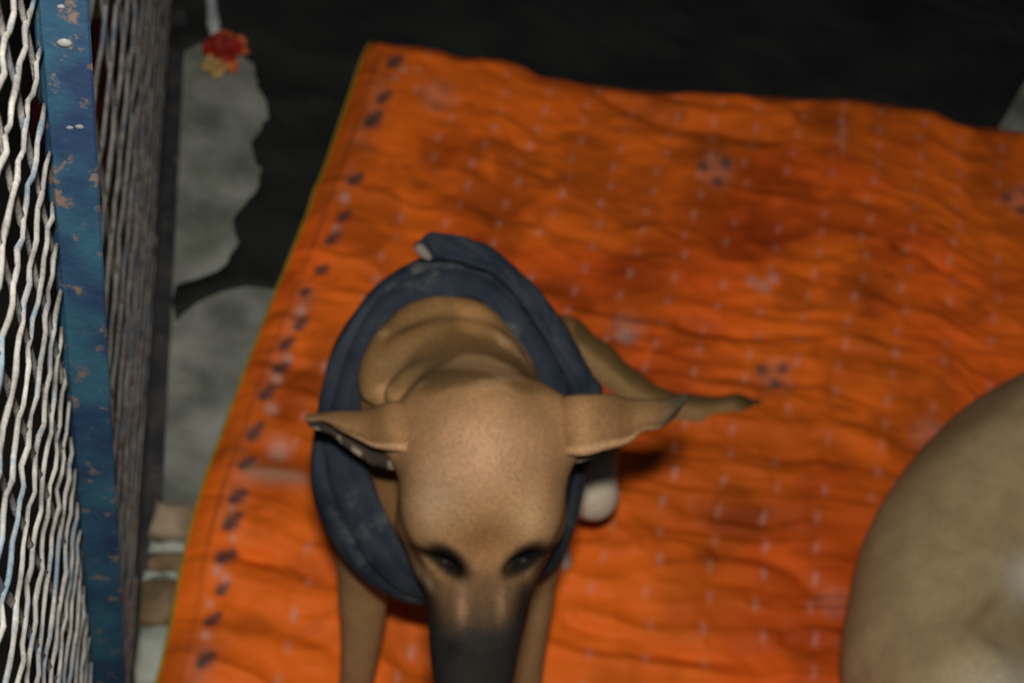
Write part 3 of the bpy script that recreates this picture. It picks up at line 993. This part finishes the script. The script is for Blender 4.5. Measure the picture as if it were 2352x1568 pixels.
#       outer edge (u,v,d), inner edge (u,v,d) clockwise from the nape
ringp = [((1015, 585, 1.232), (1032, 690, 1.205)), ((1130, 605, 1.232), (1100, 690, 1.205)), ((1225, 690, 1.232), (1150, 745, 1.205)),
         ((1300, 790, 1.236), (1195, 830, 1.205)), ((1352, 885, 1.24), (1240, 925, 1.205)), ((1372, 990, 1.245), (1275, 1010, 1.20)),
         ((1342, 1100, 1.25), (1272, 1100, 1.205)), ((1318, 1210, 1.25), (1245, 1190, 1.21)), ((1262, 1312, 1.25), (1195, 1275, 1.215)),
         ((1140, 1372, 1.25), (1120, 1318, 1.215)), ((1010, 1392, 1.245), (1030, 1330, 1.21)), ((900, 1368, 1.235), (965, 1300, 1.20)),
         ((790, 1285, 1.225), (915, 1235, 1.195)), ((728, 1170, 1.225), (868, 1140, 1.195)), ((712, 1045, 1.228), (835, 1045, 1.20)),
         ((738, 900, 1.23), (832, 930, 1.205)), ((775, 780, 1.232), (850, 830, 1.21)), ((845, 675, 1.232), (895, 735, 1.21)), ((930, 612, 1.232), (960, 700, 1.208))]

def band(pairs, name, parent, mat, thick, closed, n, m=20, seed=1, rib=0.0012, taper_ends=False, grooves=()):
    f = bezc if closed else bez
    O = f([at(*p[0]) for p in pairs], n)
    I = f([at(*p[1]) for p in pairs], n)
    V = np.zeros((n, m, 3))
    for j in range(m):
        th = 2 * math.pi * j / m
        ca, sa = math.cos(th), math.sin(th)
        ca = math.copysign(abs(ca) ** 0.8, ca)
        sa = math.copysign(abs(sa) ** 0.8, sa)
        tk = np.full(n, thick)
        if taper_ends:
            e = np.minimum(np.arange(n), n - 1 - np.arange(n)) / (n * 0.06)
            tk = thick * np.sqrt(np.clip(e, 0.25, 1))
        V[:, j] = (O + I) / 2 + (O - I) / 2 * ca - fw[None, :] * (sa * tk)[:, None]
    # folds running along the ring
    tt = np.linspace(0, 1, n, endpoint=not closed)[:, None]
    jj = np.arange(m)[None, :] / m
    q = np.stack([np.cos(tt * 6.283) * 2.2 + 5 + 0 * jj, np.sin(tt * 6.283) * 2.2 + 5 + 0 * jj, jj * 9 + 0 * tt], -1)
    dn = (fbm(q, seed, 3) - 0.5) * rib * 4
    front = np.sin(2 * math.pi * jj) > 0
    fr_ = (1 - np.cos(2 * math.pi * jj)) / 2
    wob = 0.06 * np.sin(tt * 31) + 0.10 * (fbm(np.stack([np.cos(tt * 6.283) * 3, np.sin(tt * 6.283) * 3], -1), seed + 5, 2) - 0.5)
    for pos_, dep_ in grooves:
        dn = dn - front * dep_ * np.exp(-((fr_ - pos_ - wob) / 0.075) ** 2)
    cen = ((O + I) / 2)[:, None, :]
    dirv = V - cen
    dirv /= np.linalg.norm(dirv, axis=-1, keepdims=True) + 1e-9
    V = V + dirv * dn[..., None]
    F_ = grid_faces(n, m, closed, True)
    if not closed:
        F_.append(tuple(range(m)))
        F_.append(tuple((n - 1) * m + j for j in range(m))[::-1])
    return mesh(name, V.reshape(-1, 3), F_, mat, parent)

band(ringp, 'ring_band', collar, M_collar, 0.015, True, 260, 48, 3, 0.0022, False, ((0.30, 0.007), (0.72, 0.0025)))
flap = [((962, 556, 1.215), (985, 600, 1.205)), ((1000, 533, 1.215), (1030, 600, 1.198)), ((1075, 548, 1.215), (1090, 612, 1.198)), ((1150, 582, 1.216), (1150, 645, 1.198)),
        ((1235, 660, 1.218), (1200, 705, 1.20)), ((1305, 755, 1.22), (1255, 785, 1.202)), ((1352, 845, 1.225), (1300, 868, 1.205)), ((1385, 915, 1.23), (1320, 930, 1.21)), ((1372, 1000, 1.24), (1315, 1000, 1.22))]
band(flap, 'overlap_flap', collar, M_collar, 0.011, False, 130, 36, 9, 0.0022, True, ((0.62, 0.003),))
# open rolled end of the flap showing its pale lining
Vr, Fr_ = tube(np.array([at(958, 560, 1.205), at(966, 572, 1.199), at(976, 584, 1.196), at(990, 594, 1.196)]), [0.003, 0.0048, 0.0046, 0.002], 10)
mesh('lining', Vr, Fr_, M_collar_dk, collar)
# stitched seam rolls along the outer edge and the lower left
seam = bez([at(*p) for p in [(880, 660, 1.206), (800, 755, 1.206), (762, 880, 1.206)]], 30)

# ------------------------------------------------------------------ second dog, lying on its side
D2 = Field((0.15, 0.10, -0.02), (1.25, 1.45, 0.40), 0.005)
g2 = lambda u, v, z: fl(u - 28, v, z)
pel, mid, rib_, shd = g2(2190, 1490, 0.115), g2(2240, 1290, 0.115), g2(2400, 1110, 0.125), g2(2640, 950, 0.125)
SPN = bez([g2(2185, 1580, 0.11), pel, mid, rib_, shd], 30)
D2.chain(SPN, np.interp(np.linspace(0, 1, 30), [0, 0.25, 0.5, 0.75, 1], [0.100, 0.102, 0.107, 0.117, 0.105]), 0.006)
nk, hd = g2(2830, 980, 0.10), g2(2960, 1040, 0.10)
D2.cone(shd, 0.085, nk, 0.062, 0.05)
D2.cone(nk, 0.06, hd, 0.062, 0.04)
mzz = hd + np.array([0.05, -0.10, -0.02])
D2.cone(hd, 0.055, mzz, 0.028, 0.03)
D2.cone(hd + [0.03, 0.04, 0.03], 0.02, hd + [0.07, 0.06, 0.05], 0.008, 0.02)
D2.cone(hd + [-0.05, 0.0, 0.045], 0.02, hd + [-0.07, -0.01, 0.07], 0.008, 0.02)
# upper thigh laid over the flank, lower leg, foot
kn2 = g2(2500, 1560, 0.13)
D2.cone(g2(2225, 1610, 0.155), 0.085, kn2, 0.048, 0.02)
hk2 = g2(2480, 1790, 0.06)
D2.cone(kn2, 0.045, hk2, 0.024, 0.02)
D2.cone(hk2, 0.022, g2(2640, 1780, 0.035), 0.018, 0.015)
D2.cone(g2(2240, 1680, 0.07), 0.07, g2(2420, 1700, 0.05), 0.045, 0.03)
# belly fold and fore legs
D2.cone(g2(2330, 1360, 0.14), 0.055, g2(2470, 1290, 0.12), 0.06, 0.03)
D2.cone(shd + [0, -0.04, 0], 0.05, g2(2760, 1250, 0.08), 0.03, 0.03)
D2.cone(g2(2760, 1250, 0.08), 0.028, g2(2760, 1480, 0.035), 0.018, 0.02)
D2.cone(g2(2760, 1480, 0.035), 0.02, g2(2775, 1530, 0.03), 0.02, 0.02)
# tail
D2.chain([g2(2150, 1640, 0.06), g2(2090, 1760, 0.035), g2(2130, 1880, 0.03), g2(2240, 1960, 0.028)], [0.03, 0.02, 0.016, 0.008], 0.02)
V2, Q2 = D2.polygonise(3)
U2, W2, Z2 = proj(V2)
nz = fbm(V2 * 16, 4, 4)
nz3 = fbm(V2 * 55, 14, 3)
c2 = np.ones((len(V2), 3)) * np.array(s2l(150, 130, 96))
def mix2(m, col):
    global c2
    m = np.clip(m, 0, 1)[:, None]
    c2 = c2 * (1 - m) + np.array(col) * m
ridge = (U2 - 2200) * 0.575 + (W2 - 985) * 0.818
mix2(np.exp(-((ridge) / 34) ** 2 - ((U2 - 2230) / 130) ** 4) * 0.7, s2l(104, 82, 52))  # shaded band along the back, put into the coat colour
mix2(sstep(0.5, 0.68, nz) * 0.35, s2l(128, 104, 74))
mix2(np.exp(-((U2 - 2385) / 70) ** 2 - ((W2 - 1330) / 60) ** 2) * 0.9, s2l(196, 192, 178))
mix2(np.exp(-((U2 - 2340) / 130) ** 2 - ((W2 - 1590) / 75) ** 2) * 0.65, s2l(190, 184, 166))
mix2(np.exp(-(((U2 - 2260) * 0.75 - (W2 - 1400) * -0.66) / 18) ** 2 - (((U2 - 2260) * 0.66 - (W2 - 1400) * 0.75) / 55) ** 2) * 0.6, s2l(118, 88, 52))  # crease between thigh and flank, its shade painted as a brown strip
dog2 = empty('dog', (rib_[0], rib_[1], 0))
tag(dog2, 'pale fawn dog lying on the orange mat, only its rounded back and haunch in view', 'dog')
mesh('body', V2, Q2, M_fur2, dog2, colors=c2 * (0.84 + 0.32 * nz3)[:, None])

for sx in ((0.028, -0.045, 0.035), (-0.022, -0.052, 0.038)):
    ball('eye', hd + np.array(sx), (0.009, 0.009, 0.009), M_eye, dog2, 2)
ball('nose', mzz + np.array([0.008, -0.026, 0.006]), (0.014, 0.010, 0.010), M_nose, dog2, 2)

# ------------------------------------------------------------------ red flower scrap with its white cord
fc = fl(512, 132, 0.006)
flower = empty('flower', (fc[0], fc[1], 0.0))
tag(flower, 'small crumpled red and orange flower with a white stem lying beside the black sheet', 'flower')

def petal(c, ang, ln, wd, lift, mat, name, seed):
    n, m = 12, 9
    g = np.random.default_rng(seed)
    ph = g.uniform(0, 6, 3)
    V = []
    for i in range(n):
        t = i / (n - 1)
        w = wd * (math.sin(math.pi * min(1, t * 0.85 + 0.08)) ** 0.7)
        for j in range(m):
            s_ = (j / (m - 1) - 0.5) * 2
            x = t * ln
            y = s_ * w
            z = 0.008 + lift * math.sin(t * 2.2) + 0.003 * math.sin(s_ * 5 + ph[0]) * t + 0.004 * s_ * s_ + 0.002 * math.sin(9 * t + ph[1])
            V.append((c[0] + x * math.cos(ang) - y * math.sin(ang), c[1] + x * math.sin(ang) + y * math.cos(ang), max(0.006, c[2] + z)))
    o = mesh(name, V, grid_faces(n, m), mat, flower)
    o.modifiers.new('thickness', 'SOLIDIFY').thickness = 0.0014
    return o

dn_ = fl(498, 188) - fc
A0 = math.atan2(dn_[1], dn_[0])
k = 0
for ang, ln, wd, lift, mt in [(0.2, 0.030, 0.016, 0.010, M_red), (1.4, 0.028, 0.017, 0.012, M_red), (2.5, 0.032, 0.017, 0.010, M_red), (3.6, 0.030, 0.017, 0.011, M_red),
                              (4.6, 0.026, 0.015, 0.010, M_red), (5.5, 0.030, 0.015, 0.010, M_red), (0.9, 0.040, 0.014, 0.006, M_orange), (1.7, 0.040, 0.014, 0.006, M_orange),
                              (0.2, 0.038, 0.012, 0.005, M_orange), (A0, 0.056, 0.015, 0.003, M_cream), (A0 + 0.55, 0.046, 0.013, 0.003, M_orange), (A0 - 0.35, 0.050, 0.012, 0.003, M_cream)]:
    k += 1
    petal(fc, ang, ln, wd, lift, mt, 'petal', k)
cp = [fl(494, 80, 0.014), fl(490, 50, 0.012), fl(487, 20, 0.010), fl(484, -10, 0.010), fl(482, -60, 0.010), fl(488, -120, 0.010)]
Vt, Ft = tube(bez(cp, 24), np.interp(np.linspace(0, 1, 24), [0, 0.15, 0.4, 1], [0.007, 0.011, 0.008, 0.006]), 10)
mesh('stem', Vt, Ft, M_white, flower)

# ------------------------------------------------------------------ bundles in the yard behind the fence
def bundle(u, v, rx, ry, h, mat, name, label, seed):
    c = fl(u, v, -0.012)
    n, m = 26, 40
    V = []
    for i in range(n):
        ph = (i / (n - 1)) * math.pi / 2
        for j in range(m):
            th = 2 * math.pi * j / m
            d = np.array([math.cos(th) * math.cos(ph), math.sin(th) * math.cos(ph), math.sin(ph)])
            k_ = 0.75 + 0.5 * fbm(d * 3.2 + seed, seed, 3)
            V.append((c[0] + d[0] * rx * k_, c[1] + d[1] * ry * k_, -0.0115 + d[2] * h * k_))
    F_ = grid_faces(n, m, False, True)
    F_.append(tuple(range(m))[::-1])
    o = mesh(name, V, F_, mat)
    return tag(o, label, 'bundle')

bundle(172, 200, 0.055, 0.13, 0.05, M_redcloth, 'red_bundle', 'dark red crumpled bundle behind the mesh right of the blue post', 5)
bundle(196, 0, 0.05, 0.08, 0.05, M_yelcloth, 'yellow_bundle', 'olive yellow crumpled bundle behind the mesh near the top edge', 8)
